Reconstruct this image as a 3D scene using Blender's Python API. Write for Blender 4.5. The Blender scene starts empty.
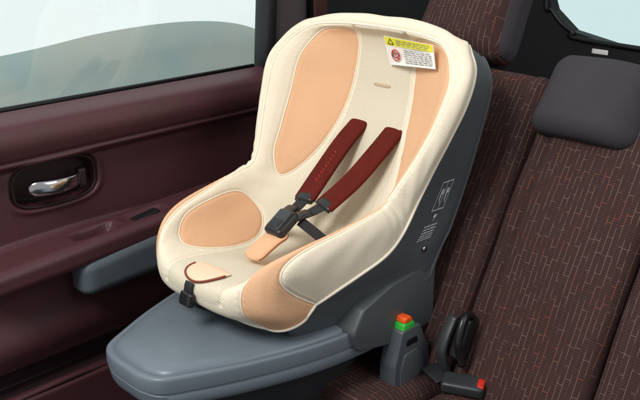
import bpy, bmesh, math, random
import numpy as np
from mathutils import Vector, Matrix
from mathutils.kdtree import KDTree
random.seed(3); np.random.seed(3)
scene = bpy.context.scene
COL = scene.collection

# ------------------------------------------------------------------ materials
def srgb(r, g, b):
    f = lambda c: (c/255/12.92) if c/255 <= .04045 else ((c/255+.055)/1.055)**2.4
    return (f(r), f(g), f(b), 1)

def new_mat(name):
    m = bpy.data.materials.new(name); m.use_nodes = True
    nt = m.node_tree; b = nt.nodes['Principled BSDF']
    return m, nt, b

def mat(name, col, rough=.5, metal=0, bump=0, bscale=400, var=.0, vscale=8, spec=.5, coat=0, sheen=0, scuff=0, col2=None):
    m, nt, b = new_mat(name)
    b.inputs['Base Color'].default_value = col
    b.inputs['Roughness'].default_value = rough
    b.inputs['Metallic'].default_value = metal
    b.inputs['Specular IOR Level'].default_value = spec
    b.inputs['Coat Weight'].default_value = coat
    b.inputs['Sheen Weight'].default_value = sheen
    tc = nt.nodes.new('ShaderNodeTexCoord')
    if bump:
        n = nt.nodes.new('ShaderNodeTexNoise'); n.inputs['Scale'].default_value = bscale
        n.inputs['Detail'].default_value = 3
        nt.links.new(tc.outputs['Object'], n.inputs['Vector'])
        bp = nt.nodes.new('ShaderNodeBump'); bp.inputs['Strength'].default_value = bump
        bp.inputs['Distance'].default_value = .001
        nt.links.new(n.outputs['Fac'], bp.inputs['Height'])
        nt.links.new(bp.outputs['Normal'], b.inputs['Normal'])
    if col2:
        n = nt.nodes.new('ShaderNodeTexNoise'); n.inputs['Scale'].default_value = vscale; n.inputs['Detail'].default_value = 2
        nt.links.new(tc.outputs['Object'], n.inputs['Vector'])
        mr = nt.nodes.new('ShaderNodeMapRange'); mr.inputs['From Min'].default_value = .45; mr.inputs['From Max'].default_value = .60
        nt.links.new(n.outputs['Fac'], mr.inputs['Value'])
        mx = nt.nodes.new('ShaderNodeMix'); mx.data_type = 'RGBA'; mx.inputs['A'].default_value = col; mx.inputs['B'].default_value = col2
        nt.links.new(mr.outputs['Result'], mx.inputs['Factor']); nt.links.new(mx.outputs['Result'], b.inputs['Base Color'])
    elif var:
        n = nt.nodes.new('ShaderNodeTexNoise'); n.inputs['Scale'].default_value = vscale
        n.inputs['Detail'].default_value = 5
        nt.links.new(tc.outputs['Object'], n.inputs['Vector'])
        mr = nt.nodes.new('ShaderNodeMapRange')
        mr.inputs['From Min'].default_value = .3; mr.inputs['From Max'].default_value = .7
        mr.inputs['To Min'].default_value = 1-var; mr.inputs['To Max'].default_value = 1+var
        nt.links.new(n.outputs['Fac'], mr.inputs['Value'])
        vm = nt.nodes.new('ShaderNodeVectorMath'); vm.operation = 'SCALE'
        vm.inputs[0].default_value = col[:3]
        nt.links.new(mr.outputs['Result'], vm.inputs['Scale'])
        nt.links.new(vm.outputs[0], b.inputs['Base Color'])
        if scuff:
            m2 = nt.nodes.new('ShaderNodeMapRange'); m2.inputs['To Min'].default_value = rough-scuff; m2.inputs['To Max'].default_value = rough+scuff
            nt.links.new(n.outputs['Fac'], m2.inputs['Value']); nt.links.new(m2.outputs['Result'], b.inputs['Roughness'])
    return m

def ribbed(name, c1, c2, scale_u, scale_v, rough=.9, bump=.5):
    m, nt, b = new_mat(name)
    uv = nt.nodes.new('ShaderNodeTexCoord')
    sp = nt.nodes.new('ShaderNodeSeparateXYZ'); nt.links.new(uv.outputs['UV'], sp.inputs[0])
    def sinw(sock, k):
        a = nt.nodes.new('ShaderNodeMath'); a.operation = 'MULTIPLY'; a.inputs[1].default_value = k
        nt.links.new(sock, a.inputs[0])
        s = nt.nodes.new('ShaderNodeMath'); s.operation = 'SINE'; nt.links.new(a.outputs[0], s.inputs[0])
        return s.outputs[0]
    s1 = sinw(sp.outputs['X'], scale_u); s2 = sinw(sp.outputs['Y'], scale_v)
    mu = nt.nodes.new('ShaderNodeMath'); mu.operation = 'MULTIPLY'
    nt.links.new(s1, mu.inputs[0]); nt.links.new(s2, mu.inputs[1])
    mr = nt.nodes.new('ShaderNodeMapRange'); mr.inputs['From Min'].default_value = -1
    nt.links.new(mu.outputs[0], mr.inputs['Value'])
    mx = nt.nodes.new('ShaderNodeMix'); mx.data_type = 'RGBA'
    mx.inputs['A'].default_value = c1; mx.inputs['B'].default_value = c2
    nt.links.new(mr.outputs['Result'], mx.inputs['Factor'])
    nt.links.new(mx.outputs['Result'], b.inputs['Base Color'])
    bp = nt.nodes.new('ShaderNodeBump'); bp.inputs['Strength'].default_value = bump; bp.inputs['Distance'].default_value = .0012
    nt.links.new(mr.outputs['Result'], bp.inputs['Height']); nt.links.new(bp.outputs['Normal'], b.inputs['Normal'])
    b.inputs['Roughness'].default_value = rough
    return m

def car_fabric():
    m, nt, b = new_mat('patterned_seat_fabric')
    N = nt.nodes.new; L = nt.links.new
    uv = N('ShaderNodeTexCoord')
    sp = N('ShaderNodeSeparateXYZ'); L(uv.outputs['UV'], sp.inputs[0])
    cb = N('ShaderNodeCombineXYZ'); L(sp.outputs['Y'], cb.inputs[0]); L(sp.outputs['X'], cb.inputs[1])
    br = N('ShaderNodeTexBrick'); L(cb.outputs[0], br.inputs['Vector'])
    br.inputs['Scale'].default_value = 1.0
    br.inputs['Brick Width'].default_value = .052; br.inputs['Row Height'].default_value = .0092
    br.inputs['Mortar Size'].default_value = .00052; br.inputs['Mortar Smooth'].default_value = .4
    br.offset = .37; br.offset_frequency = 2; br.squash = .6; br.squash_frequency = 3
    st = N('ShaderNodeMapping'); st.inputs['Scale'].default_value = (100, 32, 1); L(uv.outputs['UV'], st.inputs[0])
    n = N('ShaderNodeTexNoise'); n.inputs['Scale'].default_value = 1; n.inputs['Detail'].default_value = 0
    L(st.outputs[0], n.inputs['Vector'])
    th = N('ShaderNodeMapRange'); th.inputs['From Min'].default_value = .42; th.inputs['From Max'].default_value = .50
    L(n.outputs['Fac'], th.inputs['Value'])
    n2 = N('ShaderNodeTexNoise'); n2.inputs['Scale'].default_value = 14; L(uv.outputs['UV'], n2.inputs['Vector'])
    cr = N('ShaderNodeMix'); cr.data_type = 'RGBA'
    cr.inputs['A'].default_value = srgb(158, 82, 60); cr.inputs['B'].default_value = srgb(132, 110, 102)
    t2 = N('ShaderNodeMapRange'); t2.inputs['From Min'].default_value = .36; t2.inputs['From Max'].default_value = .5
    L(n2.outputs['Fac'], t2.inputs['Value']); L(t2.outputs['Result'], cr.inputs['Factor'])
    a = N('ShaderNodeMath'); a.operation = 'MULTIPLY'; a.inputs[1].default_value = 2*math.pi/.0042
    L(sp.outputs['Y'], a.inputs[0]); s = N('ShaderNodeMath'); s.operation = 'SINE'; L(a.outputs[0], s.inputs[0])
    rr = N('ShaderNodeMapRange'); rr.inputs['From Min'].default_value = -1; L(s.outputs[0], rr.inputs['Value'])
    base = N('ShaderNodeMix'); base.data_type = 'RGBA'
    base.inputs['A'].default_value = srgb(55, 39, 38); base.inputs['B'].default_value = srgb(70, 52, 50)
    L(rr.outputs['Result'], base.inputs['Factor'])
    mk = N('ShaderNodeMath'); mk.operation = 'MULTIPLY'; L(br.outputs['Fac'], mk.inputs[0])
    lo = N('ShaderNodeMapRange'); lo.inputs['To Min'].default_value = .12; lo.inputs['To Max'].default_value = .72; L(th.outputs['Result'], lo.inputs['Value'])
    L(lo.outputs['Result'], mk.inputs[1])
    mx = N('ShaderNodeMix'); mx.data_type = 'RGBA'
    L(mk.outputs[0], mx.inputs['Factor']); L(base.outputs['Result'], mx.inputs['A']); L(cr.outputs['Result'], mx.inputs['B'])
    L(mx.outputs['Result'], b.inputs['Base Color'])
    bp = N('ShaderNodeBump'); bp.inputs['Strength'].default_value = .18; bp.inputs['Distance'].default_value = .0007
    L(rr.outputs['Result'], bp.inputs['Height']); L(bp.outputs['Normal'], b.inputs['Normal'])
    b.inputs['Roughness'].default_value = .9; b.inputs['Specular IOR Level'].default_value = .15
    return m

M_CREAM = mat('cream_knit', srgb(236, 226, 203), .9, bump=.8, bscale=650, var=.025, spec=.15)
M_PEACH = mat('peach_knit', srgb(228, 182, 143), .9, bump=.8, bscale=650, var=.035, spec=.15)
M_RIB = ribbed('woven_cream', srgb(198, 188, 164), srgb(236, 227, 205), 2*math.pi/.0044, 2*math.pi/.0056, bump=.45)
M_PIPE = mat('cream_piping', srgb(244, 236, 216), .7, bump=.2)
M_STITCH = mat('tan_slot', srgb(196, 178, 148), .9)  # plain tan for the harness slot strip
M_SHELL = mat('dark_grey_shell', srgb(78, 84, 86), .42, bump=.12, bscale=900, var=.04, scuff=.08)
M_BASE = mat('blue_grey_base', srgb(106, 117, 126), .35, bump=.1, bscale=900, var=.04, scuff=.08)
M_BASED = mat('dark_blue_grey_base', srgb(76, 83, 88), .4, bump=.1, bscale=900, var=.04, scuff=.08)
M_PAD = mat('maroon_strap_pad', srgb(94, 31, 24), .9, bump=.6, bscale=700, var=.08, vscale=40, spec=.15)
M_PADE = mat('dark_maroon_edging', srgb(62, 20, 17), .8, spec=.2)
M_BROWNP = mat('brown_piping', srgb(128, 58, 40), .7)
M_WEB = mat('black_webbing', srgb(30, 31, 34), .7, bump=.5, bscale=800)
M_BLK = mat('black_plastic', srgb(26, 27, 29), .3, bump=.05)
M_BLKS = mat('charcoal_plastic', srgb(50, 53, 56), .35, bump=.05)
M_RED = mat('red_button', srgb(205, 45, 32), .35)
M_REDT = mat('red_thread', srgb(190, 40, 35), .6)
M_GREEN = mat('green_plastic', srgb(60, 190, 70), .3)
M_ORANGE = mat('orange_plastic', srgb(245, 95, 30), .35)
M_YEL = mat('yellow_label', srgb(232, 226, 60), .45)
M_WHT = mat('white_label', srgb(246, 246, 242), .45)
M_INK = mat('grey_ink', srgb(120, 120, 120), .6)
M_LINK = mat('pale_print', srgb(205, 210, 210), .6)
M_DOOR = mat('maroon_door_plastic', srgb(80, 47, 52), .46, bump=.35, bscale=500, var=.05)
M_DOORD = mat('maroon_trim_and_recess_shade', srgb(44, 28, 31), .55, bump=.3, bscale=500)  # dark handle trim, also painted into the door recesses as shade
M_ARMP = mat('slate_armrest_pad', srgb(86, 96, 103), .7, bump=.4, bscale=700, var=.04)
M_CHROME = mat('chrome', srgb(225, 226, 228), .16, metal=1)
M_BOLT = mat('steel_bolt', srgb(170, 172, 175), .3, metal=1)
M_FAB = car_fabric()
M_HRC = mat('charcoal_fabric', srgb(63, 61, 65), .9, bump=.6, bscale=600, var=.08, spec=.2)
M_TRIM = mat('grey_brown_trim', srgb(78, 72, 72), .6, bump=.2, bscale=500)
M_DARK = mat('near_black_trim', srgb(24, 23, 25), .6, bump=.2, bscale=500)
M_CARPET = mat('dark_carpet', srgb(26, 22, 24), .95, bump=.8, bscale=300)
M_SEAL = mat('black_rubber_seal', srgb(18, 18, 20), .5)
M_BACK = mat('teal_backdrop_with_reflections', srgb(214, 234, 230), .9, vscale=1.9, col2=srgb(236, 240, 230))  # paler noise blots painted in for faint reflections in the window

def glass_mat(name, tint):
    m = bpy.data.materials.new(name); m.use_nodes = True; nt = m.node_tree
    nt.nodes.clear(); N = nt.nodes.new; L = nt.links.new
    o = N('ShaderNodeOutputMaterial'); t = N('ShaderNodeBsdfTransparent'); g = N('ShaderNodeBsdfGlossy')
    t.inputs[0].default_value = tint; g.inputs['Roughness'].default_value = .02
    f = N('ShaderNodeFresnel'); f.inputs['IOR'].default_value = 1.6
    mx = N('ShaderNodeMixShader'); L(f.outputs[0], mx.inputs[0]); L(t.outputs[0], mx.inputs[1]); L(g.outputs[0], mx.inputs[2])
    L(mx.outputs[0], o.inputs[0]); return m
M_GLASS = glass_mat('tinted_glass', (.86, .97, .96, 1))
M_GLASR = glass_mat('tinted_rear_glass', (.66, .84, .84, 1))

# ------------------------------------------------------------------ helpers
def thing(name, loc, label, category):
    e = bpy.data.objects.new(name, None); e.location = loc; e.empty_display_size = .05
    COL.objects.link(e); e['label'] = label; e['category'] = category
    return e
def parent(o, p):
    o.parent = p
    if p.type == 'EMPTY': o.matrix_parent_inverse = Matrix.Translation(-Vector(p.location))
def finish(name, me, par=None, smooth=True, mats=()):
    for m in mats: me.materials.append(m)
    if smooth:
        for p in me.polygons: p.use_smooth = True
    o = bpy.data.objects.new(name, me); COL.objects.link(o)
    if par is not None: parent(o, par)
    return o
def pymesh(name, V, F, m, par=None, smooth=True, sharp=None):
    me = bpy.data.meshes.new(name); me.from_pydata([tuple(v) for v in V], [], F); me.update()
    bm = bmesh.new(); bm.from_mesh(me); bmesh.ops.recalc_face_normals(bm, faces=bm.faces); bm.to_mesh(me); bm.free()
    o = finish(name, me, par, smooth, [m])
    if sharp: me.set_sharp_from_angle(angle=math.radians(sharp))
    return o

def crm(n, t):
    t = np.clip(np.asarray(t, float), 0, n-1-1e-9); i = np.floor(t).astype(int); f = t-i
    w = np.stack([-.5*f+f**2-.5*f**3, 1-2.5*f**2+1.5*f**3, .5*f+2*f**2-1.5*f**3, -.5*f**2+.5*f**3], 1)
    W = np.zeros((len(t), n+2))
    for k in range(4): W[np.arange(len(t)), i+k] += w[:, k]
    R = np.zeros((n+2, n)); R[1:-1] = np.eye(n)
    R[0, 0] = 2; R[0, 1] = -1; R[-1, -1] = 2; R[-1, -2] = -1
    return W @ R
def spline(P, n, closed=False):
    P = np.asarray(P, float)
    if closed:
        k = 3; Q = np.concatenate([P[-k:], P, P[:k+1]]); t = np.linspace(k, k+len(P), n, endpoint=False)
        return crm(len(Q), t) @ Q
    return crm(len(P), np.linspace(0, len(P)-1, n)) @ P
def roundpoly(P, r, k=6):
    P = np.asarray(P, float); out = []; n = len(P)
    for i in range(n):
        a, b, c = P[i-1], P[i], P[(i+1) % n]
        u = (a-b)/np.linalg.norm(a-b); v = (c-b)/np.linalg.norm(c-b)
        rr = min(r, .45*np.linalg.norm(a-b), .45*np.linalg.norm(c-b))
        p, q = b+u*rr, b+v*rr
        for t in np.linspace(0, 1, k): out.append((1-t)**2*p+2*t*(1-t)*b+t*t*q)
    return np.array(out)

class Surf:
    def __init__(s, G, nr, nc, c0, iters=12, flip=False):
        G = np.asarray(G, float); s.R, s.C = G.shape[:2]; s.c0 = c0
        s.nr, s.nc = nr, nc
        Wr = crm(s.R, np.linspace(0, s.R-1, nr)); Wc = crm(s.C, np.linspace(0, s.C-1, nc))
        P = np.einsum('ar,rck,bc->abk', Wr, G, Wc)
        for _ in range(iters):
            Q = P.copy(); Q[1:-1] = .5*P[1:-1]+.25*(P[2:]+P[:-2]); P = Q
            Q = P.copy(); Q[:, 1:-1] = .5*P[:, 1:-1]+.25*(P[:, 2:]+P[:, :-2]); P = Q
        s.P = P; s.flip = flip; s.norm()
    def norm(s):
        a = np.gradient(s.P, axis=0); b = np.gradient(s.P, axis=1)
        n = np.cross(a, b); n /= np.linalg.norm(n, axis=2, keepdims=True)+1e-12
        s.N = -n if s.flip else n
    def at(s, r, c, off=0.):
        a = np.clip(r/(s.R-1)*(s.nr-1), 0, s.nr-1.001); b = np.clip((c-s.c0)/(s.C-1)*(s.nc-1), 0, s.nc-1.001)
        i, j = int(a), int(b); f, g = a-i, b-j
        def L(A): return (A[i, j]*(1-f)*(1-g)+A[i+1, j]*f*(1-g)+A[i, j+1]*(1-f)*g+A[i+1, j+1]*f*g)
        n = L(s.N); n = n/np.linalg.norm(n)
        return L(s.P)+n*off
    def mesh(s, name, mats, par, matidx=None, uv=True):
        nr, nc = s.nr, s.nc
        V = s.P.reshape(-1, 3)
        I, J = np.meshgrid(np.arange(nr-1), np.arange(nc-1), indexing='ij')
        a = I*nc+J
        F = np.stack([a, a+1, a+nc+1, a+nc], -1).reshape(-1, 4)
        if not s.flip: F = F[:, ::-1]
        me = bpy.data.meshes.new(name); me.from_pydata(V.tolist(), [], F.tolist()); me.update()
        if matidx is not None: me.polygons.foreach_set('material_index', matidx.reshape(-1).astype(np.int32))
        if uv:
            arc = np.zeros((nr, nc)); arc[1:] = np.cumsum(np.linalg.norm(np.diff(s.P[:, nc//2], axis=0), axis=1))[:, None]
            U = np.stack([s.P[..., 1], arc], -1).reshape(-1, 2)
            l = me.uv_layers.new(name='UVMap'); idx = np.zeros(len(me.loops), np.int32); me.loops.foreach_get('vertex_index', idx)
            l.data.foreach_set('uv', U[idx].reshape(-1).astype(np.float32))
        return finish(name, me, par, True, mats)
    def patch(s, r0, r1, c0, c1, off, n=6):
        V = [s.at(r, c, off) for r in np.linspace(r0, r1, n) for c in np.linspace(c0, c1, n)]
        F = [(i*n+j, i*n+j+1, i*n+n+j+1, i*n+n+j) for i in range(n-1) for j in range(n-1)]
        return V, F

class Flat(Surf):
    """flat card whose four corners sit on a surface"""
    def __init__(s, P00, P01, P10, P11, out):
        s.q = [np.array(p) for p in (P00, P01, P10, P11)]
        n = np.cross(s.q[1]-s.q[0], s.q[2]-s.q[0]); n /= np.linalg.norm(n); s.n = n if n.dot(out) > 0 else -n
    def at(s, r, c, off=0.):
        a, b, d, e = s.q
        return a*(1-r)*(1-c)+b*(1-r)*c+d*r*(1-c)+e*r*c+s.n*off

def merge(parts):
    V, F = [], []
    for v, f in parts:
        o = len(V); V += list(v); F += [tuple(i+o for i in q) for q in f]
    return V, F

def tube_vf(P, r, n=8, closed=False):
    P = np.asarray(P, float); N = len(P)
    T = np.roll(P, -1, 0)-np.roll(P, 1, 0) if closed else np.gradient(P, axis=0)
    T /= np.linalg.norm(T, axis=1, keepdims=True)+1e-12
    ref = np.array([0, 0, 1.]) if abs(T[0, 2]) < .9 else np.array([1., 0, 0])
    a = np.cross(T[0], ref); a /= np.linalg.norm(a); V = []
    rr = np.full(N, r) if np.isscalar(r) else np.asarray(r)
    for i in range(N):
        a = a-T[i]*a.dot(T[i]); a /= np.linalg.norm(a); b = np.cross(T[i], a)
        for k in range(n):
            th = 2*math.pi*k/n; V.append(P[i]+rr[i]*(math.cos(th)*a+math.sin(th)*b))
    F = []
    for i in range(N if closed else N-1):
        j = (i+1) % N
        for k in range(n): F.append((i*n+k, i*n+(k+1) % n, j*n+(k+1) % n, j*n+k))
    if not closed:
        F.append(tuple(range(n))[::-1]); F.append(tuple((N-1)*n+k for k in range(n)))
    return V, F
def tube(name, P, r, m, par=None, n=10, closed=False):
    V, F = tube_vf(P, r, n, closed); return pymesh(name, V, F, m, par)

def strap_vf(P, w, t, side=(0, 1, 0), n=16, ex=4, wf=None):
    P = np.asarray(P, float); T = np.gradient(P, axis=0); T /= np.linalg.norm(T, axis=1, keepdims=True); V = []
    for i, p in enumerate(P):
        s = np.array(side, float); s -= T[i]*s.dot(T[i]); s /= np.linalg.norm(s); u = np.cross(T[i], s)
        ww, tt = w, t
        if wf: k = wf(i/(len(P)-1)); ww, tt = w*k, t*k
        for k in range(n):
            th = 2*math.pi*k/n; c, d = math.cos(th), math.sin(th)
            V.append(p+s*ww/2*math.copysign(abs(c)**(2/ex), c)+u*tt/2*math.copysign(abs(d)**(2/ex), d))
    F = [(i*n+k, i*n+(k+1) % n, i*n+n+(k+1) % n, i*n+n+k) for i in range(len(P)-1) for k in range(n)]
    F += [tuple(range(n)), tuple((len(P)-1)*n+k for k in range(n))]
    return V, F
def strap(name, P, w, t, m, par, **k):
    V, F = strap_vf(P, w, t, **k); return pymesh(name, V, F, m, par)
endround = lambda s, e=.06: math.sqrt(max(.05, 1-max(0, (e-s)/e, (s-1+e)/e)**2))

def rbox(name, size, r, M, mats, par, n=24, bulge=0, disp=None, power=1.5, sidecut=-.7):
    bm = bmesh.new(); bmesh.ops.create_cube(bm, size=2)
    bmesh.ops.subdivide_edges(bm, edges=bm.edges[:], cuts=n, use_grid_fill=True)
    h = Vector(size)/2
    uvl = bm.loops.layers.uv.new('UVMap')
    for v in bm.verts:
        p = Vector([h[k]*math.copysign(1-(1-abs(v.co[k]))**power if abs(v.co[k]) < 1 else 1, v.co[k]) for k in range(3)])
        q = Vector([max(-(h[k]-r), min(h[k]-r, p[k])) for k in range(3)]); d = p-q
        if d.length > 1e-9: p = q+d.normalized()*r
        if bulge:
            a = (1-(p[0]/h[0])**2)*(1-(p[1]/h[1])**2); p[2] += math.copysign(bulge*max(a, 0), p[2])*min(1, abs(p[2])/(h[2]-1e-6))
        if disp: p = disp(p)
        v.co = p
    bm.normal_update()
    for f in bm.faces:
        nn = f.normal; k = max(range(3), key=lambda i: abs(nn[i]))
        if len(mats) > 1 and nn[0] < sidecut: f.material_index = 1
        for l in f.loops:
            c = l.vert.co
            l[uvl].uv = (c[0], c[1]) if k == 2 else ((c[2], c[1]) if k == 0 else (c[0], c[2]))
    for v in bm.verts: v.co = Vector(M(v.co))
    bmesh.ops.recalc_face_normals(bm, faces=bm.faces)
    me = bpy.data.meshes.new(name); bm.to_mesh(me); bm.free()
    return finish(name, me, par, True, mats)
def T(loc, rx=0, ry=0, rz=0):
    mt = Matrix.Translation(loc) @ Matrix.Rotation(math.radians(rz), 4, 'Z') @ Matrix.Rotation(math.radians(ry), 4, 'Y') @ Matrix.Rotation(math.radians(rx), 4, 'X')
    return lambda p: mt @ Vector(p)

def prism_vf(poly, y0, y1, bev=.004):
    P = np.array(poly, float); c = P.mean(0)
    def inset(P, d):
        q = P-c; L = np.linalg.norm(q, axis=1, keepdims=True); return c+q*(1-d/L)
    V = []; n = len(P)
    for y, d in ((y0, bev), (y0+bev*.1, bev*.6), (y0+bev*.35, bev*.25), (y0+bev, 0), (y1-bev, 0), (y1-bev*.35, bev*.25), (y1-bev*.1, bev*.6), (y1, bev)):
        for x, z in inset(P, d): V.append((x, y, z))
    F = [(i*n+k, i*n+(k+1) % n, i*n+n+(k+1) % n, i*n+n+k) for i in range(7) for k in range(n)]
    F += [tuple(range(n)), tuple(7*n+k for k in range(n))]
    return V, F

# ------------------------------------------------------------------ child seat cover
child = thing('child_car_seat', (-.1, 0, .13), 'cream and peach child car seat with maroon strap pads', 'child car seat')
half = [
 [(0,-.235,.283),(.07,-.233,.283),(.11,-.228,.284),(.13,-.220,.285),(.141,-.208,.286),(.147,-.192,.289),(.149,-.175,.293)],
 [(0,-.280,.312),(.07,-.278,.313),(.105,-.271,.320),(.125,-.262,.328),(.142,-.247,.327),(.152,-.218,.316),(.154,-.170,.304)],
 [(0,-.275,.348),(.07,-.273,.352),(.10,-.268,.366),(.118,-.258,.383),(.138,-.245,.386),(.154,-.226,.363),(.160,-.155,.318)],
 [(0,-.20,.346),(.075,-.20,.348),(.115,-.20,.373),(.136,-.20,.408),(.153,-.198,.415),(.167,-.187,.392),(.172,-.125,.336)],
 [(0,-.11,.326),(.08,-.11,.329),(.125,-.11,.367),(.147,-.11,.420),(.165,-.108,.431),(.179,-.10,.407),(.182,-.078,.354)],
 [(0,-.015,.326),(.08,-.018,.332),(.13,-.033,.378),(.153,-.045,.430),(.171,-.042,.443),(.185,-.030,.420),(.187,-.024,.372)],
 [(0,.050,.380),(.08,.047,.384),(.13,.018,.41),(.155,-.006,.442),(.173,-.005,.453),(.186,.010,.432),(.187,.018,.402)],
 [(0,.115,.468),(.078,.110,.468),(.14,.068,.475),(.168,.028,.487),(.187,.021,.494),(.200,.036,.481),(.197,.052,.467)],
 [(0,.162,.56),(.076,.158,.56),(.15,.116,.56),(.188,.068,.56),(.209,.056,.562),(.223,.070,.556),(.217,.088,.548)],
 [(0,.178,.632),(.076,.175,.631),(.155,.138,.63),(.196,.098,.626),(.220,.087,.628),(.235,.100,.625),(.228,.122,.618)],
 [(0,.178,.680),(.076,.176,.679),(.148,.152,.673),(.186,.123,.665),(.209,.114,.663),(.225,.127,.662),(.218,.149,.656)],
 [(0,.156,.703),(.076,.155,.702),(.140,.147,.698),(.172,.138,.691),(.193,.134,.687),(.205,.146,.686),(.20,.162,.68)],
 [(0,.175,.721),(.076,.175,.720),(.132,.169,.713),(.160,.163,.706),(.176,.164,.701),(.186,.170,.697),(.184,.176,.690)],
 [(0,.205,.700),(.076,.205,.698),(.13,.20,.695),(.150,.192,.690),(.165,.188,.686),(.174,.186,.682),(.176,.182,.680)]]
G = np.zeros((len(half), 13, 3))
for i, row in enumerate(half):
    for j, (y, x, z) in enumerate(row):
        G[i, 6+j] = (x, y, z); G[i, 6-j] = (x, -y, z)
S = Surf(G, 430, 330, -6, iters=14)
if S.N[250, 165, 0] > 0: S.flip = True; S.norm()

polyF = spline([(6.25,2.0),(6.7,1.45),(7.6,1.05),(8.8,.92),(9.8,.90),(10.35,1.0),(10.5,1.35),(10.35,1.85),(9.8,2.2),(9.0,2.36),(8.2,2.42),(7.4,2.48),(6.7,2.46)], 100, True)
polyN = spline([(6.0,2.6),(6.5,1.8),(7.4,1.2),(8.8,.98),(9.8,.98),(10.35,1.2),(10.5,1.9),(10.2,2.7),(9.5,3.15),(8.5,3.28),(7.4,3.32),(6.5,3.22)], 110, True)
polyB = spline([(2.75,1.7),(3.15,1.28),(3.9,1.15),(4.55,1.25),(5.0,1.7),(4.98,2.25),(4.65,2.65),(4.0,2.82),(3.2,2.75),(2.8,2.3)], 80, True)
lineC = spline([(0,2.3),(.7,2.6),(1.3,2.9),(1.9,3.1),(2.8,3.28),(3.7,3.45),(4.5,3.8),(4.95,4.4),(5.15,5.2),(5.2,6.0)], 60)
lineN = spline([(0,2.1),(.7,2.15),(1.3,2.3),(2.0,2.5),(3.0,2.65),(4.2,2.7),(5.2,2.75),(5.9,2.95),(6.35,3.35),(6.1,3.70),(5.5,3.84),(4.5,3.92),(3.5,4.04),(2.8,4.25),(2.3,4.65),(2.0,5.3),(1.85,6.0)], 110)
rimpts = [(2.6,3.45),(3.5,3.5),(5,3.5),(6.3,3.5),(7.5,3.5),(9,3.5),(9.9,3.4),(10.5,3.1),(10.9,2.5),(11.05,1.5),(11.1,0)]
rim = spline([(4.4, 3.70), (4.9, 3.6)]+rimpts[3:], 140)
rimN = spline([(6.3, 3.62),(6.9,3.72),(7.7,3.75),(9,3.75),(9.9,3.6),(10.5,3.25),(10.9,2.5),(11.05,1.5),(11.1,0)], 120)
backedge = spline([(5.4,1.05),(7,.98),(8.8,.84),(10.9,.80)], 60)
seatedge = spline([(1.4,1.0),(3,1.0),(5.2,1.05)], 50)
def pip(poly, x, y):
    ins = np.zeros(x.shape, bool); n = len(poly); j = n-1
    for i in range(n):
        xi, yi = poly[i]; xj, yj = poly[j]
        cond = ((yi > y) != (yj > y)) & (x < (xj-xi)*(y-yi)/(yj-yi+1e-12)+xi)
        ins ^= cond; j = i
    return ins
SEAMS = [(polyF, .0012, True, (1,)), (polyN, .0012, True, (-1,)), (polyB, .0012, True, (1, -1)), (lineC, .0016, False, (1,)), (lineN, .0016, False, (-1,)),
         (rim, .0020, False, (1,)), (rimN, .0020, False, (-1,)), (backedge, .0007, False, (1, -1)), (seatedge, .0007, False, (1, -1))]
seams = []
for poly, _, cl, sgs in SEAMS:
    for sg in sgs:
        q = spline(poly, 260)
        if cl: q = np.concatenate([q, q[:1]])
        seams += [S.at(r, sg*c) for r, c in q]
kd = KDTree(len(seams))
for i, p in enumerate(seams): kd.insert(Vector(p), i)
kd.balance()
D = np.array([[kd.find(Vector(p))[2] for p in row] for row in S.P])
amt = -.0030*np.exp(-(D/.0038)**2)+.0018*(1-np.exp(-(D/.02)**2))
rng = np.random.RandomState(5); slack = np.zeros(D.shape)
for _ in range(14):
    k = rng.randn(3)*38; ph = rng.rand()*6.28
    slack += np.sin(S.P @ k+ph)
# fine puckering along the seams
puck = np.sin(S.P[..., 2]*520+S.P[..., 0]*410)*np.exp(-((D-.006)/.004)**2)
cre = np.zeros(D.shape); rs = np.linspace(0, 13, S.nr)[:, None]; cs = np.abs(np.linspace(-6, 6, S.nc))[None, :]
for (r0, c0, wr, wc, kr, kc, am) in ((6.0, 4.3, .7, 1.0, 13, 2, 1.2), (5.7, 2.3, .6, .7, 9, 5, 1.0), (10.6, 3.4, .5, .6, 6, 8, .9), (3.6, 5.2, 1.2, .6, 5, 7, .7), (7.2, 4.6, .8, .7, 7, 6, .7)):
    cre += am*np.exp(-((rs-r0)/wr)**2-((cs-c0)/wc)**2)*np.sin(rs*kr+cs*kc)
S.P += S.N*(amt+slack*.00022+cre*.0011+puck*.00022)[..., None]; S.norm()
rr = (np.arange(S.nr-1)+.5)/(S.nr-1)*13; cc = (np.arange(S.nc-1)+.5)/(S.nc-1)*12-6
RR, C0 = np.meshgrid(rr, cc, indexing='ij'); CC = np.abs(C0)
be = np.interp(RR, backedge[:, 0], backedge[:, 1], left=1.02)
zi = np.zeros(RR.shape, int)
zi[(CC < be) & (RR > 1.3) & (RR < 11.0)] = 2
zi[pip(polyF, RR, C0) | pip(polyN, RR, -C0) | pip(polyB, RR, CC)] = 1
regF = np.concatenate([lineC, [(5.2, 7), (-1, 7), (-1, 2.3)]])
regN = np.concatenate([lineN, [(1.85, 7), (-1, 7), (-1, 2.1)]])
zi[pip(regF, RR, C0) | pip(regN, RR, -C0)] = 1
cover = S.mesh('seat_cover', [M_CREAM, M_PEACH, M_RIB], child, zi)
cover['label'] = 'padded cream cover with peach panels'
parts = []
for poly, rad, cl, sgs in SEAMS:
    for sg in sgs:
        parts.append(tube_vf([S.at(r, sg*c, .0006 if rad > .0008 else .0001) for r, c in poly], rad, 6, cl))
V, F = merge(parts); pymesh('piping', V, F, M_PIPE, child)
edge = [S.at(r, 6) for r in np.linspace(0.2, 12.9, 150)]
edge2 = [S.at(r, -6) for r in np.linspace(12.9, 0.2, 150)]
fr = [S.at(0, c) for c in np.linspace(-5.8, 5.8, 60)]
loop = np.array(edge2+fr+edge)
for _ in range(4): loop[1:-1] = .5*loop[1:-1]+.25*(loop[2:]+loop[:-2])
tube('edge_welt', loop, .0028, M_PIPE, child)

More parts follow.
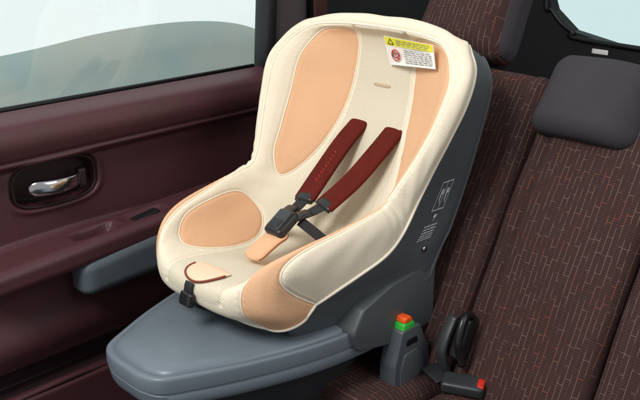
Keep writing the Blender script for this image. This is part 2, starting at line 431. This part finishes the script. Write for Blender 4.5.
V, F = strap_vf([S.at(8.45, c, .0) for c in np.linspace(-.28, .28, 12)], .006, .004, side=(0, 0, 1), wf=lambda s: endround(s, .15))
pymesh('harness_slot', V, F, M_STITCH, child)

for sg in (1, -1):
    pth = spline([(.154, sg*.043-.010, .526), (.105, sg*.043-.010, .494), (.045, sg*.037-.007, .448), (-.014, sg*.024-.003, .408)], 40)
    pad = strap('strap_pad', pth, .045, .0115, M_PAD, child, n=28, ex=4, wf=lambda s: endround(s, .03))
    up = np.array([-.6, 0, .8])
    ed = []
    for s2 in (1, -1):
        ed.append(tube_vf([p+np.array([0, s2*.0212, 0])+up*.002 for p in pth[1:-1]], .0012, 6))
    V, F = merge(ed); pymesh('pad_edging', V, F, M_PADE, pad)
    strap('pad_end_cap', pth[-4:], .040, .0125, M_BLK, pad, n=24, ex=3.2)
    pw = spline([pth[-3], (-.035, sg*.018, .402), (-.072, sg*.011, .398)], 14)
    strap('harness_webbing', pw, .025, .004, M_WEB, child)
    strap('buckle_tongue', spline([(-.036, sg*.020, .404), (-.05, sg*.017, .403), (-.078, sg*.009, .397)], 12), .024, .008, M_BLK, child, wf=lambda s: endround(s, .2))
    strap('lap_webbing', spline([(-.060, sg*.018, .394), (-.045, sg*.045, .372), (-.030, sg*.070, .348), (-.022, sg*.085, .330)], 20), .018, .003, M_WEB, child, side=(.6, 0, .8))
st = []
pthl = spline([(.154, .033, .526), (.105, .033, .494), (.045, .030, .448), (-.014, .021, .408)], 100)
for k in range(9):
    f = .48+.036*k
    p = pthl[int(f*99)]+np.array([-.6, 0, .8])*.0062
    st.append(tube_vf([p+np.array([0, -.006, 0]), p+np.array([.002*(k % 2), -.001, .001])], .0008, 5))
    st.append(tube_vf([p+np.array([0, -.006, 0]), p+np.array([-.003, -.006, -.0025])], .0007, 5))
V, F = merge(st); pymesh('pad_lettering', V, F, M_REDT, child)

bk = rbox('harness_buckle', (.054, .042, .020), .007, T((-.086, 0, .391), ry=-32), [M_BLK], child, n=10)
rbox('buckle_bezel', (.042, .030, .004), .0018, T((-.0920, 0, .4002), ry=-32), [M_BLKS], bk, n=6)
rbox('release_button', (.020, .024, .005), .0022, T((-.1005, 0, .3965), ry=-32), [M_BLK], bk, n=6)
cpth = spline([(-.080, 0, .374), (-.110, 0, .368), (-.140, 0, .356), (-.160, 0, .347)], 24)
cp = strap('crotch_pad', cpth, .044, .014, M_PEACH, child, n=24, ex=2.8, wf=lambda s: endround(s, .2))
ce = []
for s2 in (1, -1):
    ce.append(tube_vf([p+np.array([0, s2*.0215, 0])*endround(i/23, .2) for i, p in enumerate(cpth)][1:-2], .0013, 6))
V, F = merge(ce); pymesh('crotch_pad_edging', V, F, M_BROWNP, cp)

ring = []
for t in np.linspace(0, 2*math.pi, 60, endpoint=False):
    sn = math.sin(t)
    ring.append((2.58-.72*sn**.8 if sn > 0 else 2.58-.10*sn, .52*math.cos(t)))
cen = (2.38, 0)
V = []; nR = 6
for k in range(nR+1):
    f = k/nR
    for r, c in ring: V.append(S.at(cen[0]+(r-cen[0])*f, cen[1]+(c-cen[1])*f, .0055-.003*f**4))
n = len(ring); F = [(k*n+i, k*n+(i+1) % n, k*n+n+(i+1) % n, k*n+n+i) for k in range(nR) for i in range(n)]
fl = pymesh('adjuster_flap', V, F, mat('light_peach_knit', srgb(236, 208, 176), .85, bump=.4, bscale=900), child)
tube('flap_piping', [S.at(r, c, .0028) for r, c in ring[1:30]], .0020, M_BROWNP, fl)
strap('adjuster_strap', [S.at(r, .0, .004) for r in np.linspace(1.80, .1, 20)]+[(-.232, 0, .275), (-.232, 0, .268)], .020, .004, M_WEB, child)
rbox('strap_adjuster', (.024, .030, .013), .005, T(tuple(S.at(1.25, 0, .008)), ry=-75), [M_BLK], child, n=8)

out = np.array([-1., 0, .1])
ST = Flat(S.at(9.10, -.26, .004), S.at(9.42, -1.98, .004), S.at(10.66, -.20, .004), S.at(10.74, -1.96, .004), out)
def cardmesh(name, regs, off, m, par, n=2):
    V, F = merge([ST.patch(*rg, off, n) for rg in regs]); return pymesh(name, V, F, m, par, smooth=False)
stk = cardmesh('warning_sticker', [(0, .98, 0, 1)], .0045, M_WHT, child)
cardmesh('sticker_band', [(.68, .965, .015, .985)], .0050, M_YEL, stk)
lines = []
rn = random.Random(2)
for k in range(7):
    r = .57-.076*k; c = .38
    while c < .93:
        w_ = rn.uniform(.03, .10); lines.append((r, r+.026, c, min(c+w_, .95))); c += w_+.02
for k in range(3):
    r = .73+.072*k; c = .24
    while c < .88:
        w_ = rn.uniform(.04, .12); lines.append((r, r+.024, c, min(c+w_, .92))); c += w_+.02
cardmesh('sticker_text', lines, .0055, M_INK, stk)
cr_, cc_ = .36, .19
asp = np.linalg.norm(ST.q[2]-ST.q[0])/np.linalg.norm(ST.q[1]-ST.q[0])
circ = [ST.at(cr_+.19*math.sin(t), cc_+.19*asp*math.cos(t), .0056) for t in np.linspace(0, 2*math.pi, 30, endpoint=False)]
sl = [ST.at(cr_+.14*s, cc_-.14*asp*s, .0056) for s in np.linspace(-1, 1, 5)]
V, F = merge([tube_vf(circ, .0010, 6, True), tube_vf(sl, .0009, 6)]); pymesh('prohibition_symbol', V, F, M_RED, stk)
V, F = merge([tube_vf([ST.at(cr_+.09*math.sin(t), cc_+.06*math.cos(t), .0054) for t in np.linspace(0, 6.28, 12, endpoint=False)], .0007, 5, True)]); pymesh('infant_pictogram', V, F, M_BLK, stk)
tri = [ST.at(.73, .07, .0054), ST.at(.91, .13, .0054), ST.at(.73, .19, .0054)]
V, F = tube_vf(tri, .0008, 5, True); pymesh('warning_triangle', V, F, M_BLK, stk)

# ------------------------------------------------------------------ shell
rows = [
 (.684,.19,.180,.166,.160,.215,.684),(.660,.195,.150,.202,.19,.230,.660),(.615,.196,.120,.217,.205,.237,.615),(.545,.185,.088,.208,.202,.224,.545),
 (.45,.150,.046,.189,.194,.200,.45),(.378,.11,-.006,.183,.191,.172,.36),(.355,.06,-.062,.180,.190,.163,.318),(.334,-.05,-.112,.173,.189,.155,.300),
 (.312,-.19,-.150,.158,.189,.147,.292),(.286,-.222,-.182,.143,.187,.14,.282),(.25,-.20,-.17,.130,.18,.13,.25),(.20,-.15,-.13,.12,.17,.115,.20)]
H = np.zeros((len(rows), 15, 3))
for i, (z, xf, xe, ye, yr, xr, zc) in enumerate(rows):
    pts = [(xf, 0, zc), (xf, .09, zc), ((xf+xe)/2+.01, ye-.022, (z+zc)/2), (xe, ye, z), (xe+.45*(xr-xe), (ye+yr)/2+.004, z), (xe+.85*(xr-xe), yr, z), (xr, yr*.72, z), (xr, 0, z)]
    for j, (x, y, zz) in enumerate(pts):
        H[i, 7+j] = (x, y, zz); H[i, 7-j] = (x, -y, zz)
SH = Surf(H, 160, 220, -7, iters=4)
if SH.at(4, -4.5, .01)[1] > SH.at(4, -4.5)[1]: SH.flip = True; SH.norm()
shell = SH.mesh('seat_shell', [M_SHELL], child, uv=False)
tube('shell_rib', [SH.at(r, -5.0, .0005) for r in np.linspace(.8, 9.0, 50)], .0035, M_SHELL, shell)
reg = []
rn = random.Random(7)
def hl(r0, r1, c0, c1): return SH.patch(r0, r1, c0, c1, .0012, 3)
ca, cb_ = -4.20, -3.80
for r in (3.80, 4.36): reg.append(hl(r, r+.020, ca, cb_))
for c in (ca, cb_-.016, -4.0): reg.append(hl(3.80, 4.38, c, c+.016))
for t in (0, 1):
    o = -.19*t
    reg.append(tube_vf([SH.at(r, c+o, .0012) for r, c in ((3.95, -3.89), (4.15, -3.90), (4.26, -3.96))], .0010, 5))
    reg.append(tube_vf([SH.at(4.00+.05*math.sin(a), -3.93+o+.025*math.cos(a), .0012) for a in np.linspace(0, 5.5, 9)], .0009, 5))
reg.append(hl(4.47, 4.54, -4.05, -3.95)); reg.append(hl(4.47, 4.62, -4.01, -3.99))
for k in range(6):
    c = cb_; r = 4.70+.085*k
    while c > ca:
        w_ = rn.uniform(.02, .07); reg.append(hl(r, r+.042, max(c-w_, ca), c)); c -= w_+.018
V, F = merge(reg); pymesh('shell_label', V, F, M_LINK, shell)
pb = SH.at(6.0, -4.3, .001)
V, F = merge([tube_vf([pb, pb+np.array([0, -.003, 0])], .0055, 16)]); pymesh('shell_bolt', V, F, M_BOLT, shell)

# ------------------------------------------------------------------ base
outl = [(-.420, 0), (-.418, .04), (-.403, .074), (-.360, .098), (-.275, .134), (-.160, .168), (-.04, .182), (.05, .176), (.09, .10)]
outl = spline(outl+[(.09, 0)]+[(x, -y) for x, y in outl[:0:-1]], 160, True)
cx = np.array([-.17, 0])
dz = .006
sec = [(.88, .188), (.955, .189), (.974, .192), (.982, .198), (.992, .213), (.985, .2145), (.985, .2170), (.998, .2185), (1.0, .223), (1.0, .238), (.996, .2418), (.988, .2436), (.975, .244), (.945, .2435), (.938, .2420), (.930, .2420), (.922, .2450), (.905, .2480), (.80, .250), (.5, .252), (.02, .252)]
V = []; n = 160
for s_, z in sec:
    for p in outl: q = cx+(p-cx)*s_; V.append((q[0], q[1], z+dz))
F = [(i*n+k, i*n+(k+1) % n, i*n+n+(k+1) % n, i*n+n+k) for i in range(len(sec)-1) for k in range(n)]+[tuple(range(n)), tuple((len(sec)-1)*n+k for k in range(n))]
base = pymesh('base_platform', V, F, M_BASE, child, sharp=50)
sec = [(.50, .06), (.60, .065), (.66, .08), (.74, .14), (.80, .175), (.84, .20)]
V = []
for s_, z in sec:
    for p in outl: q = np.array([-.19, 0])+(p-cx)*s_; V.append((q[0], q[1]*.92, z))
F = [(i*n+k, i*n+(k+1) % n, i*n+n+(k+1) % n, i*n+n+k) for i in range(len(sec)-1) for k in range(n)]+[tuple(range(n))]
pymesh('base_lower_body', V, F, M_BLKS, base, sharp=50)
sec = [(.74, .250), (.74, .264), (.70, .269), (.68, .29), (.64, .315)]
V = []
for s_, z in sec:
    for p in outl: q = np.array([-.05, 0])+(p-cx)*s_*.92; V.append((q[0], q[1], z))
F = [(i*n+k, i*n+(k+1) % n, i*n+n+(k+1) % n, i*n+n+k) for i in range(len(sec)-1) for k in range(n)]
pymesh('swivel_pedestal', V, F, M_BASED, base, sharp=40)
for sg in (-1, 1):
    skirt = roundpoly([(-.105, .252), (-.080, .290), (-.01, .312), (.11, .322), (.11, .20), (.0, .195), (-.09, .215)], .008)
    y0, y1 = (-.190, -.14) if sg < 0 else (.14, .190)
    V, F = prism_vf(skirt, y0, y1, .005); pymesh('side_bracket', V, F, M_SHELL, base, sharp=50)
    blk = roundpoly([(-.022, .090), (-.022, .165), (-.012, .200), (-.004, .228), (.044, .228), (.054, .205), (.070, .178), (.078, .130), (.078, .07), (.04, .06), (-.01, .07)], .006)
    y0, y1 = (-.212, -.176) if sg < 0 else (.176, .212)
    V, F = prism_vf(blk, y0, y1, .0035); arm = pymesh('anchor_arm', V, F, M_BASED, base, sharp=50)
    yf = -1 if sg < 0 else 1
    inner = roundpoly([(-.010, .105), (-.008, .155), (.002, .182), (.036, .184), (.054, .160), (.060, .125), (.060, .085), (.02, .080)], .006)
    a_, b_ = sorted((yf*.2095, yf*.2145)); V, F = prism_vf(inner, a_, b_, .002); pymesh('latch_cover', V, F, M_SHELL, arm, sharp=50)
    slot = roundpoly([(.006, .196), (.006, .208), (.034, .208), (.038, .196)], .003)
    a_, b_ = sorted((yf*.2105, yf*.2132)); V, F = prism_vf(slot, a_, b_, .001); pymesh('latch_slot', V, F, M_BLK, arm)
    V, F = prism_vf(roundpoly([(-.002, .222), (.002, .239), (.028, .239), (.036, .222)], .004), sg*.1975-.0125, sg*.1975+.0125, .003); pymesh('lock_indicator', V, F, M_GREEN, arm)
    V, F = prism_vf(roundpoly([(.003, .2385), (.006, .249), (.022, .249), (.028, .2385)], .004), sg*.1975-.0115, sg*.1975+.0115, .003); pymesh('release_tab', V, F, M_ORANGE, arm)
rbox('support_leg', (.045, .07, .34), .010, T((-.345, 0, .020)), [M_BASED], base, n=8)

# ------------------------------------------------------------------ vehicle rear seat
rear = thing('rear_seat', (.1, -.2, -.1), 'dark brown rear bench seat with woven orange line pattern', 'car seat')
k = math.hypot(.56, 1); UPV = np.array([.56/k, 0, 1/k]); NRM = np.array([-1/k, 0, .56/k]); B0 = np.array([.047, 0, .10])
def BR(y, b, h): return B0+np.array([0, y, 0])+UPV*b+NRM*h
def backpanel(y0, y1, b0, b1, seamy=()):
    cy, cb = (y0+y1)/2, (b0+b1)/2
    def disp(p):
        if p[2] > 0:
            for s_ in seamy: p[2] -= .007*math.exp(-((p[0]+cy-s_)/.005)**2)
            p[2] += .004*math.sin(p[1]*9+1)+.003*math.sin(p[0]*14+p[1]*5)
            p[2] += .0018*math.sin(p[1]*31+p[0]*17)*math.sin(p[0]*40)
        return p
    return rbox('backrest', (y1-y0, b1-b0, .13), .028, lambda p: BR(p[0]+cy, p[1]+cb, p[2]-.065), [M_FAB], rear, n=72, bulge=.010, disp=disp)
backpanel(-.248, .40, -.02, .605, (-.205,))
backpanel(-.503, -.251, -.02, .60, (-.288,))
backpanel(-.92, -.506, -.02, .60, (-.56,))
def cush(y0, y1, x0):
    cy = (y0+y1)/2
    return rbox('seat_cushion', (.14-x0, y1-y0, .14), .04, T(((.14+x0)/2, cy, .055), ry=4), [M_FAB], rear, n=40, bulge=.006)
cush(-.246, .40, -.11); cush(-.92, -.252, -.16)
def hr(y, b, h, sy, sb, sh, mats, r, tilt=0):
    def mp(p):
        w = 1-.10*(p[1]/sb)
        return BR(p[0]*w+y, p[1]+b, p[2]+h-.02*(p[0]/sy*2)**2+tilt*p[1]+.0015*math.sin(p[0]*60+p[1]*45))
    return rbox('headrest', (sy, sb, sh), r, mp, mats, rear, n=32, bulge=.008, sidecut=-.80)
h1 = hr(-.018, .715, -.025, .208, .20, .10, [M_FAB, M_HRC], .040)
h2 = hr(-.345, .568, .005, .188, .150, .085, [M_HRC], .032, tilt=-.1)
for y in (-.07, .03):
    tube('headrest_post', [BR(y, .55, -.05), BR(y, .66, -.05)], .006, M_CHROME, h1)
anc = thing('seat_belt_anchor', (.09, -.27, .15), 'black plastic seat belt anchor loop tucked in the seat crease', 'seat belt anchor')
rbox('anchor_body', (.035, .03, .075), .008, T((.085, -.272, .205), ry=25), [M_BLK], anc, n=8)
tube('anchor_loop', spline([(.07, -.285, .165), (.055, -.285, .21), (.075, -.28, .25), (.105, -.275, .24), (.10, -.275, .19)], 40), .007, M_BLK, anc)
strap('anchor_cover', spline([(.065, -.255, .14), (.05, -.255, .19), (.08, -.255, .245)], 20), .02, .012, M_BLKS, anc)
bc = thing('seat_belt_buckle', (.06, -.31, .12), 'black seat belt buckle with red release button on the cushion', 'seat belt buckle')
rbox('buckle_body', (.038, .072, .022), .006, T((.055, -.300, .138), rz=25, ry=-10), [M_BLKS], bc, n=10)
rbox('red_release_button', (.024, .013, .010), .003, T((.0665, -.328, .1445), rz=25, ry=-10), [M_RED], bc, n=6)
strap('buckle_strap', spline([(.04, -.27, .14), (.05, -.24, .142), (.08, -.2, .13)], 14), .03, .006, M_WEB, bc, side=(1, 0, .1))

# ------------------------------------------------------------------ car body: door, pillar, tail
body = thing('car_body', (.2, .42, -.15), 'dark maroon car cabin with rear door, window and tailgate', 'car')
def ss(a, b, x):
    t = np.clip((x-a)/(b-a), 0, 1); return t*t*(3-2*t)
nx, nz = 420, 300
X = np.linspace(-.85, .262, nx); Z = np.linspace(-.20, .560, nz)
XX, ZZ = np.meshgrid(X, Z, indexing='ij')
zc = ZZ-.02*(XX+.3)*.3
h = .030*ss(.452, .474, zc)
h -= .004*np.exp(-((zc-.480)/.004)**2)
h -= .05*ss(.538, .562, ZZ)**2
h += .012*np.exp(-((ZZ-.515)/.03)**2)
wave = .268+.010*np.sin((XX+.5)*6)
h += .058*ss(wave+.045, wave+.004, ZZ)*ss(-.95, -.45, XX)
h -= .020*ss(wave-.012, wave-.030, ZZ)*ss(-.80, -.45, XX)
# moulded lower door: swelling, then a map pocket slot
h += .020*np.exp(-((ZZ-.150-.05*XX)/.045)**2)
h -= .030*ss(.085, .070, ZZ)*ss(.02, .035, ZZ)*ss(.16, .08, XX)
h += .022*ss(.035, .015, ZZ)
def rr_mask(cx, cz, a, b, e=4, s=.12):
    d = (np.abs((XX-cx)/a)**e+np.abs((ZZ-cz)/b)**e)**(1/e); return ss(1+s, 1-s, d)
h -= .036*rr_mask(-.285, .416, .085, .043, 3.2)
h += .006*(rr_mask(-.285, .416, .099, .055, 3.2)-rr_mask(-.285, .416, .089, .046, 3.2))
Yd = .42-h
V = np.stack([XX, Yd, ZZ], -1).reshape(-1, 3)
I, J = np.meshgrid(np.arange(nx-1), np.arange(nz-1), indexing='ij'); a = (I*nz+J)
F = np.stack([a, a+nz, a+nz+1, a+1], -1).reshape(-1, 4)
me = bpy.data.meshes.new('door'); me.from_pydata(V.tolist(), [], F.tolist()); me.update()
mi = ((ZZ[:-1, :-1] < .078) & (ZZ[:-1, :-1] > .025) & (XX[:-1, :-1] < .12)).astype(np.int32)  # map pocket slot takes the darker colour as painted shade
mi |= (rr_mask(-.285, .416, .085, .043, 3.2, .03)[:-1, :-1] > .5).astype(np.int32)  # handle recess painted darker so its shade looks deeper
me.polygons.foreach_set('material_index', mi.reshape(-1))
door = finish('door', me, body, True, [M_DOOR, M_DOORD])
strap('door_handle', [(-.346+.110*t, .410-.016*math.sin(math.pi*min(t*1.1, 1)), .417-.004*t) for t in np.linspace(0, 1, 40)], .031, .017, M_CHROME, door, side=(0, 0, 1), n=24, ex=2.6, wf=lambda s: endround(s, .16)*(1-.12*s))
rbox('handle_pivot', (.018, .02, .040), .006, T((-.230, .420, .412)), [M_DOORD], door, n=8)
tube('handle_bezel', [(-.285+.085*math.copysign(abs(math.cos(t))**.62, math.cos(t)), .419, .416+.043*math.copysign(abs(math.sin(t))**.62, math.sin(t))) for t in np.linspace(0, 2*math.pi, 80, endpoint=False)], .002, M_DOORD, door, closed=True)
def ardisp(p):
    if p[2] > 0:
        m_ = max(0, min(1, (1.10-(abs((p[0]+.045)/.042)**4+abs((p[1]+.004)/.021)**4)**.25)/.16)); p[2] -= .030*m_
        m_ = max(0, min(1, (1.1-(abs((p[0]-.070)/.046)**4+abs((p[1]+.004)/.019)**4)**.25)/.14)); p[2] -= .007*m_
    return p
rbox('armrest', (.56, .094, .050), .018, T((-.20, .364, .298), ry=-3), [M_DOOR], door, n=84, disp=ardisp, power=1.15)
rbox('pull_cup_shade', (.070, .034, .006), .002, T((-.245, .360, .2985), ry=-3), [M_DARK], door, n=6)  # dark slab added on the cup floor, standing in for its shade
rbox('window_switch', (.060, .022, .010), .003, T((-.130, .360, .3195), ry=-8), [M_BLK], door, n=8)
def padmap(p):
    t = (p[0]+.20)/.40
    return Vector((-.102+p[0], .342+p[1]+.012*max(0, .2-t), .248+p[2]*(.80+.20*min(1, t*2.2))+.03*p[0]+.008*math.sin(t*3)))
rbox('armrest_pad', (.40, .064, .088), .024, padmap, [M_ARMP], door, n=34)
tube('pocket_lip', spline([(-.85, .375, .020), (-.5, .372, .022), (-.33, .368, .028), (-.2, .372, .022), (.1, .375, .02)], 60), .006, M_DOOR, door)
V = [(-.9, .452, .52), (.255, .452, .52), (.30, .452, 1.15), (-.9, .452, 1.15)]
pymesh('window_glass', V, [(0, 1, 2, 3)], M_GLASS, door, smooth=False)
tube('window_seal', [(-.9, .447, .563), (.24, .447, .561)], .005, M_SEAL, door)
strap('window_frame', [(.262, .44, .45), (.272, .44, .62), (.285, .44, .8), (.31, .44, 1.2)], .032, .05, M_SEAL, door, side=(1, 0, 0))
def bbx(name, lo, hi, r, m, par, n=8):
    c = [(a+b)/2 for a, b in zip(lo, hi)]; s_ = [b-a for a, b in zip(lo, hi)]
    return rbox(name, s_, r, T(c), [m], par, n=n)
bbx('pillar_trim', (.29, .425, -.2), (.40, .50, 1.3), .02, M_TRIM, body)
bbx('quarter_trim', (.405, .45, -.2), (1.32, .50, 1.3), .01, M_DARK, body)
strap('shoulder_belt', [(.42, .40, .45), (.42, .415, .8), (.42, .42, 1.25)], .046, .003, mat('maroon_belt', srgb(84, 48, 46), .8), body, side=(1, 0, 0))
def plate(name, pts, x0, x1, m, par):
    n = len(pts); V = [(x0, y, z) for y, z in pts]+[(x1, y, z) for y, z in pts]
    F = [tuple(range(n)), tuple(range(2*n-1, n-1, -1))]+[(i, (i+1) % n, n+(i+1) % n, n+i) for i in range(n)]
    return pymesh(name, V, F, m, par, smooth=False)
tail = plate('tailgate', [(.448, -.2), (.448, 1.3), (.34, 1.3), (.335, .66), (.31, .60), (.24, .545), (.10, .520), (-1.2, .505), (-1.2, -.2)], 1.30, 1.34, M_DARK, body)
pymesh('rear_window', [(1.345, .40, .48), (1.345, -1.2, .48), (1.345, -1.2, 1.3), (1.345, .40, 1.3)], [(0, 1, 2, 3)], M_GLASR, tail, smooth=False)
tube('rear_window_seal', spline([(1.296, .338, 1.2), (1.296, .335, .66), (1.296, .31, .60), (1.296, .24, .547), (1.296, .10, .522), (1.296, -1.2, .507)], 60), .008, M_SEAL, tail)
rbox('tailgate_label', (.002, .05, .014), .0008, T((1.297, .145, .497)), [M_WHT], tail, n=3)
fl = pymesh('floor', [(-1.6, -1.6, -.2), (1.4, -1.6, -.2), (1.4, .5, -.2), (-1.6, .5, -.2)], [(0, 1, 2, 3)], M_CARPET, None, smooth=False)
fl['kind'] = 'structure'; fl['label'] = 'dark carpeted car floor'; fl['category'] = 'floor'
lf = pymesh('cargo_floor', [(.35, -1.3, .30), (1.3, -1.3, .30), (1.3, .45, .30), (.35, .45, .30)], [(0, 1, 2, 3)], M_CARPET, None, smooth=False)
lf['kind'] = 'structure'; lf['label'] = 'dark cargo area floor'; lf['category'] = 'floor'
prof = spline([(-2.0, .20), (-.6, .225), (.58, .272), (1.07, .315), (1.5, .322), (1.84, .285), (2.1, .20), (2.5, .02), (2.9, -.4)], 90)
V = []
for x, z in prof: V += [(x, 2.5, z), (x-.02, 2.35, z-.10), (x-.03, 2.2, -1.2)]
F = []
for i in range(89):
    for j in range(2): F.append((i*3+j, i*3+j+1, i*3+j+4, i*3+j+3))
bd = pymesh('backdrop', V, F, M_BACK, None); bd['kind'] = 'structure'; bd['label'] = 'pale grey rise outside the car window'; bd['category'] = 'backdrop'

# ------------------------------------------------------------------ world
w = bpy.data.worlds.new('World'); scene.world = w; w.use_nodes = True
nt = w.node_tree; bg = nt.nodes['Background']; N = nt.nodes.new; L = nt.links.new
tc = N('ShaderNodeTexCoord'); sp = N('ShaderNodeSeparateXYZ'); L(tc.outputs['Generated'], sp.inputs[0])
nz_ = N('ShaderNodeTexNoise'); nz_.inputs['Scale'].default_value = 3.0; nz_.inputs['Detail'].default_value = 2
L(tc.outputs['Generated'], nz_.inputs['Vector'])
ad = N('ShaderNodeMath'); ad.operation = 'MULTIPLY_ADD'; ad.inputs[1].default_value = .22; L(nz_.outputs['Fac'], ad.inputs[0]); L(sp.outputs['Z'], ad.inputs[2])
rp = N('ShaderNodeValToRGB'); mr = N('ShaderNodeMapRange')
mr.inputs['From Min'].default_value = -.20; mr.inputs['From Max'].default_value = -.03
L(ad.outputs[0], mr.inputs['Value']); L(mr.outputs['Result'], rp.inputs[0])
e = rp.color_ramp.elements; e[0].position = 0; e[0].color = srgb(166, 188, 188); e[1].position = 1; e[1].color = srgb(255, 255, 255)
x1 = rp.color_ramp.elements.new(.45); x1.color = srgb(222, 234, 233)
sd = N('ShaderNodeMapRange'); sd.inputs['From Min'].default_value = .0; sd.inputs['From Max'].default_value = .35
L(sp.outputs['Y'], sd.inputs['Value'])
mx = N('ShaderNodeMix'); mx.data_type = 'RGBA'; L(sd.outputs['Result'], mx.inputs['Factor'])
mx.inputs['A'].default_value = (.32, .32, .33, 1); L(rp.outputs['Color'], mx.inputs['B'])
L(mx.outputs['Result'], bg.inputs['Color']); bg.inputs['Strength'].default_value = 1.0

def area(name, loc, tgt, size, e, col=(1, 1, 1)):
    l = bpy.data.lights.new(name, 'AREA'); l.energy = e; l.size = size; l.color = col
    o = bpy.data.objects.new(name, l); COL.objects.link(o); o.location = loc
    o.rotation_euler = (Vector(tgt)-Vector(loc)).to_track_quat('-Z', 'Y').to_euler()
area('key_lamp', (-1.5, -.2, 1.9), (0, 0, .4), .7, 34, (1, .98, .95))
area('fill_lamp', (.2, -1.8, 1.5), (.1, -.2, .4), 1.2, 10, (1, .97, .95))

# ------------------------------------------------------------------ camera
cam = bpy.data.cameras.new('Camera'); co = bpy.data.objects.new('Camera', cam); COL.objects.link(co)
a_, p_ = math.radians(45), math.radians(20)
R_ = Vector((math.cos(a_), -math.sin(a_), 0)); Fw = Vector((math.sin(a_)*math.cos(p_), math.cos(a_)*math.cos(p_), -math.sin(p_))); U_ = R_.cross(Fw)
m = Matrix((R_, U_, -Fw)).transposed().to_4x4(); m.translation = Vector((-1.011, -1.019, .935)); co.matrix_world = m
cam.sensor_width = 36; cam.lens = 36*850/640; cam.clip_start = .02; cam.clip_end = 200
scene.camera = co
scene.view_settings.view_transform = 'Standard'; scene.view_settings.look = 'None'; scene.view_settings.exposure = 0
